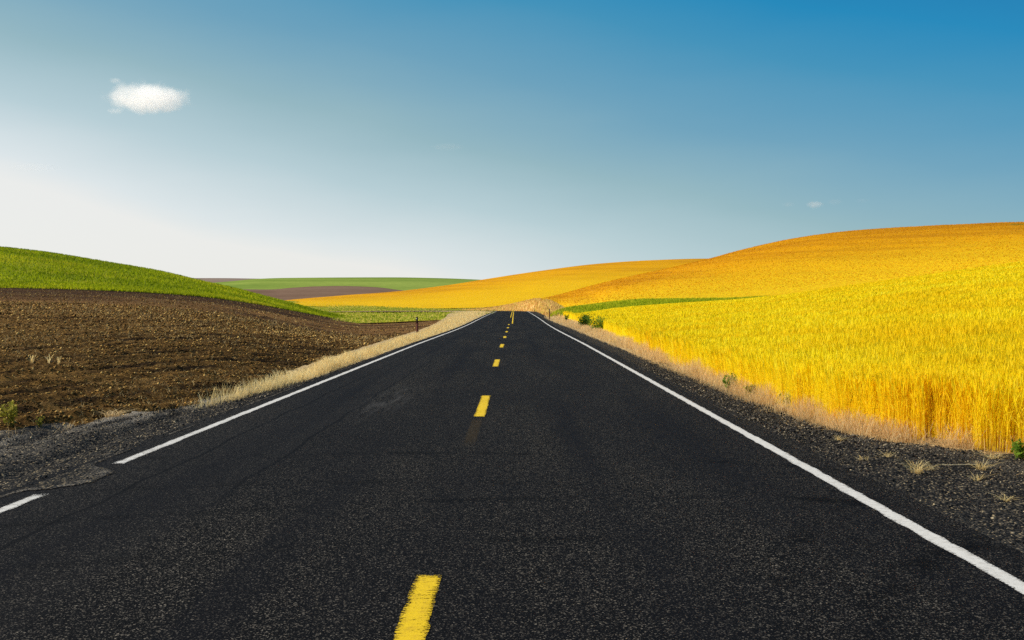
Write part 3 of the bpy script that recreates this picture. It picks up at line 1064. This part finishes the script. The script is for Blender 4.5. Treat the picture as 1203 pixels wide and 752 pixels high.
def ground_pt(px, py):
    """point of the right or left shoulder seen on that bearing"""
    d = 1944.0 / (py - VY)
    for _ in range(12):
        x = (px - VX) * d / F_PX
        d = (HC - sh_z(x, d)) * F_PX / (py - VY)
    return ((px - VX) * d / F_PX, d, sh_z((px - VX) * d / F_PX, d))


PL = [
    ('bush', (686, 386), 1.25, 1.1, 1100, M_leafd, .13, 'dark green round bush at the edge of the wheat beside the road, the biggest bush', 'bush'),
    ('bush', (702, 390.5), 1.5, .95, 800, M_leaf, .12, 'lower loose green bush against the wheat, just right of the biggest dark bush', 'bush'),
    ('bush', (665.5, 378.8), .6, .75, 240, M_leafd, .12, 'small dark green shrub standing alone between the far post and the round bush', 'bush'),
    ('weed', (858, 459), .36, .34, 260, M_leaf, .06, 'bushy green weed in the dry verge below the wheat, left of a smaller weed', 'weed'),
    ('weed', (882, 467), .26, .24, 160, M_leafy, .06, 'smaller yellow green weed at the foot of the wheat, right of the bushy weed', 'weed'),
    ('weed', (925, 480), .3, .3, 120, M_leafy, .055, 'thin yellowish weed against the wheat stalks halfway along the near edge', 'weed'),
    ('weed', (1199, 540), .26, .22, 260, M_leaf, .055, 'bright green weed at the front edge of the wheat, right edge of the photo', 'weed'),
    ('weed', (12, 504), .3, .34, 330, M_leafy, .05, 'tall yellow green weed at the corner of the ploughed field, far left', 'weed'),
    ('weed', (46, 502), .14, .17, 70, M_leafy, .04, 'small yellowish weed on the field edge just right of the tall yellow green weed', 'weed'),
]
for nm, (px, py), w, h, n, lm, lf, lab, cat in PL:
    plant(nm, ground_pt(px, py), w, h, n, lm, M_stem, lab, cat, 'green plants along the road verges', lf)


def dry_tuft(name, loc, h, w, n, mat, label, cat, group):
    P = np.zeros((n, 3))
    P[:, :2] = R.randn(n, 2) * w * .12
    P[:, 2] = -.01
    ln = R.randn(n, 2) * w * .4
    V, Fc, at = ribbons(P, h * (.35 + .65 * R.rand(n)), .0042 * max(1, loc[1] / 10) * (.7 + .6 * R.rand(n)), ln, [0, .5, .85, 1], [1, .85, 1.1, .2], R.rand(n))
    o = npmesh(name, V, Fc, mat, at)
    o.location = loc
    return tag(o, label, cat, group)


TU = [((1077, 556), .17, .2, 60, 'upright pale dry tuft on the right gravel, the tallest tuft there'),
      ((1090, 551), .08, .3, 40, 'flattened straw tuft just right of the tallest tuft on the right gravel'),
      ((1152, 551), .12, .26, 60, 'spreading pale tuft at the right end of the long straw on the gravel'),
      ((1148, 562), .09, .16, 36, 'small tan tuft in front of the spreading tuft by the long straw'),
      ((1043, 536), .09, .18, 44, 'low pale tuft on the gravel left of the tallest tuft, below the wheat'),
      ((1182, 588), .07, .16, 36, 'thin leaning pale tuft on gravel, nearest the camera at right'),
      ((1168, 540), .11, .3, 60, 'tan tuft on the gravel beside the green weed at the right edge'),
      ((1015, 541), .06, .2, 30, 'sparse flat tuft on gravel nearest the white line'),
      ((985, 519), .07, .22, 36, 'small cream tuft on the gravel below the wheat, farthest left of the tufts'),
      ((133, 489), .13, .5, 120, 'pinkish dry tuft at the edge of the ploughed field above the lay-by')]
for (px, py), h, w, n, lab in TU:
    dry_tuft('dry_tuft', ground_pt(px, py), h, w, n, M_dryR if px < 500 else M_dryL, lab, 'grass tuft', 'dry grass tufts on the gravel')
for (px, py), h, lab in (((38, 427), .22, 'pale stubble tuft in the ploughed field, leftmost of three'),
                         ((57, 428), .28, 'pale stubble tuft in the ploughed field, tallest and middle of three'),
                         ((70, 428), .2, 'pale stubble tuft in the ploughed field, rightmost of three')):
    dry_tuft('stubble_tuft', plough.hit(px, py), h, .14, 16, M_dryL, lab, 'stubble', 'stubble tufts in the ploughed field')

# chaff and broken straws blown over the right gravel
n = 2600
s_ = 4.5 + 20 * R.rand(n) ** 1.5
t_ = .25 + .75 * R.rand(n) ** .6
x_ = 3.3 * (1 - t_) + pchip(we_s, we_x, s_) * t_
keep = fbm(x_ * 1.3, s_ * 1.3, 55, 3) + .5 * (t_ - .6) > .5
x_, s_ = x_[keep], s_[keep]
n = len(x_)
V, Fc, at = ribbons(np.stack([x_, s_, sh_zs(x_, s_) + .004], 1), .008 + .03 * R.rand(n) ** 3, np.full(n, .006), (R.rand(n, 2) - .5) * .16, [0, .5, 1], [1, 1, .6], R.rand(n))
stuff(npmesh('straw_litter', V, Fc, M_dryR, at))

# one long straw lying on the right gravel
gx, gy, gz = ground_pt(1128, 547.5)
tt = np.linspace(-.19, .19, 9)
V = []
for t in tt:
    for a in range(5):
        an = a / 5 * 6.283
        V.append((t, .012 * math.sin(t * 14) + .0032 * math.cos(an), .012 + .012 * abs(t) + .0032 * math.sin(an)))
Fc = [[i * 5 + a, i * 5 + (a + 1) % 5, (i + 1) * 5 + (a + 1) % 5, (i + 1) * 5 + a] for i in range(8) for a in range(5)]
o = npmesh('straw', np.array(V), np.array(Fc), plain('straw_stem', (.7, .58, .34)))
o.location = (gx, gy, gz)
tag(o, 'single long pale straw lying flat on the right gravel', 'straw')


# ------------------------------------------------------------------ roadside posts
def box(w, d, z0, z1, taper=1.0, off=(0, 0)):
    a, b = w / 2, d / 2
    V = [(-a, -b, z0), (a, -b, z0), (a, b, z0), (-a, b, z0)] + [(x * taper, y * taper, z1) for x, y in ((-a, -b), (a, -b), (a, b), (-a, b))]
    V = np.array(V) + np.array([off[0], off[1], 0])
    Fc = np.array([[0, 3, 2, 1], [4, 5, 6, 7], [0, 1, 5, 4], [1, 2, 6, 5], [2, 3, 7, 6], [3, 0, 4, 7]])
    return V, Fc


M_post = plain('weathered_post', (.03, .018, .014), .85, .2)
M_post_red = plain('rust_post', (.10, .03, .02), .8, .2)
M_refl = plain('reflector', (.02, .02, .025), .35, .5)


def post(px, py, d, h, w, tilt, label):
    x = (px - VX) * d / F_PX
    z = HC - (py - VY) * d / F_PX
    e = bpy.data.objects.new('roadside_post', None)
    e.location = (x, d, z)
    e.rotation_euler = (0, math.radians(tilt), 0)
    COL.objects.link(e)
    tag(e, label, 'post', 'marker posts along the road')
    V, Fc = box(w, w * .7, -.4, h * .62)
    npmesh('post_foot', V, Fc, M_post_red, parent=e)
    V, Fc = box(w * .9, w * .62, h * .62, h, .94)
    b = npmesh('post_head', V, Fc, M_post, parent=e)
    V, Fc = box(w * .7, .012, h * .78, h * .93, 1, (0, -w * .34))
    npmesh('reflector', V, Fc, M_refl, parent=e)


post(490.5, 392.5, 63, 1.06, .135, -2, 'dark leaning marker post in pale grass at the left edge of the road')
post(645.5, 373.5, 118, 1.02, .11, 1, 'dark thin marker post by the green gully right of the road')
post(627.8, 368.4, 200, .95, .13, 0, 'small distant post on the tan bank right of where the road vanishes')
post(579, 367.5, 262, .9, .13, 0, 'tiny far post at the left of the road crest, nearest the asphalt')
post(564.5, 367.6, 275, .9, .13, 1, 'tiny far post on the bend left of the road crest, away from the asphalt')


# ------------------------------------------------------------------ clouds
def cloud_mat(name, dens, scale, thr):
    q = NT(name)
    p = q.coord('Object')
    n = q.noise(p, scale, 5, .55, .3)
    # density falls off towards the rim of the body
    ln = q.n('ShaderNodeVectorMath', operation='LENGTH')
    q.l(q.coord('Generated'), ln.inputs[0])
    gv = q.n('ShaderNodeVectorMath', operation='SUBTRACT')
    q.l(q.coord('Generated'), gv.inputs[0])
    gv.inputs[1].default_value = (.5, .5, .42)
    q.l(gv.outputs[0], ln.inputs[0])
    fall = q.smooth(ln.outputs['Value'], .12, .5, 1, 0)
    d = q.smooth(q.math('ADD', n, q.math('MULTIPLY', fall, .55)), thr, thr + .42, 0, dens)
    vs = q.n('ShaderNodeVolumeScatter')
    vs.inputs['Color'].default_value = (.5, .485, .46, 1)
    vs.inputs['Anisotropy'].default_value = .45
    q.l(d, vs.inputs['Density'])
    em = q.n('ShaderNodeEmission')  # added glow, stands in for sunlight scattered many times inside the cloud
    em.inputs['Color'].default_value = (1, .92, .80, 1)
    q.l(q.math('MULTIPLY', d, .115), em.inputs['Strength'])
    ad = q.n('ShaderNodeAddShader')
    q.l(vs.outputs[0], ad.inputs[0])
    q.l(em.outputs[0], ad.inputs[1])
    q.l(ad.outputs[0], q.out.inputs['Volume'])
    return q.m


def cloud(name, px, py, wpx, hpx, d, dens, label, group, blobs=16, thr=.62, seed=1):
    import bmesh
    rs = np.random.RandomState(seed)
    w, h = wpx * d / F_PX, hpx * d / F_PX
    bm = bmesh.new()
    bmesh.ops.create_icosphere(bm, subdivisions=5, radius=1)
    V = np.array([v.co[:] for v in bm.verts])
    # lumpy top, flatter belly, pointed tips
    a = V[:, 0] * 3.1 + seed
    bump_ = fbm(V[:, 0] * 2.6 + seed, V[:, 2] * 2.6 + V[:, 1] * 2.1, seed, 4) - .5
    rad = 1 + .95 * bump_
    X = V[:, 0] * rad
    Z = V[:, 2] * rad * np.where(V[:, 2] < 0, .7, 1.15) * (1 - .55 * np.abs(V[:, 0]) ** 1.4)
    Y = V[:, 1] * rad
    for v, x, y, z in zip(bm.verts, X, Y, Z):
        v.co = (x * w / 2, y * w / 2.6, z * h / 2)
    me = bpy.data.meshes.new(name)
    bm.to_mesh(me)
    bm.free()
    me.materials.append(cloud_mat(name + '_vapour', dens, 4.0 / h, thr))
    o = bpy.data.objects.new(name, me)
    o.location = W(px, py, d)
    COL.objects.link(o)
    return tag(o, label, 'cloud', group)


G = 'clouds in the sky'
cloud('cloud', 171, 118.5, 140, 56, 700, .15, 'biggest puffy white cloud, alone in the upper left of the sky', G, thr=.68, seed=3)
cloud('cloud', 135, 95.5, 22, 11, 700, .12, 'tiny white shred of cloud just above the left tip of the biggest cloud', G, thr=.7, seed=5)
cloud('cloud', 134, 131, 26, 12, 690, .09, 'small faint puff under the left tip of the biggest cloud', G, thr=.7, seed=6)
cloud('cloud', 957, 241, 30, 14, 900, .11, 'small white cloud low over the wheat hill at right, brightest of that row', G, thr=.7, seed=8)
cloud('cloud', 928, 241, 24, 10, 900, .022, 'faint wisp of cloud left of the small white cloud over the hill', G, thr=.7, seed=9)
cloud('cloud', 981, 238, 28, 11, 900, .022, 'faint wisp of cloud just right of the small white cloud over the hill', G, thr=.7, seed=10)
cloud('cloud', 1013, 236, 24, 10, 900, .016, 'rightmost faint wisp of cloud over the wheat hill', G, thr=.7, seed=11)
cloud('cloud', 40, 197.5, 84, 15, 900, .012, 'thin faint streak of cloud low at the far left, below the biggest cloud', G, thr=.7, seed=13)
cloud('cloud', 527, 173.5, 60, 13, 900, .010, 'barely visible wisp of cloud near the middle of the sky above the road', G, thr=.7, seed=14)
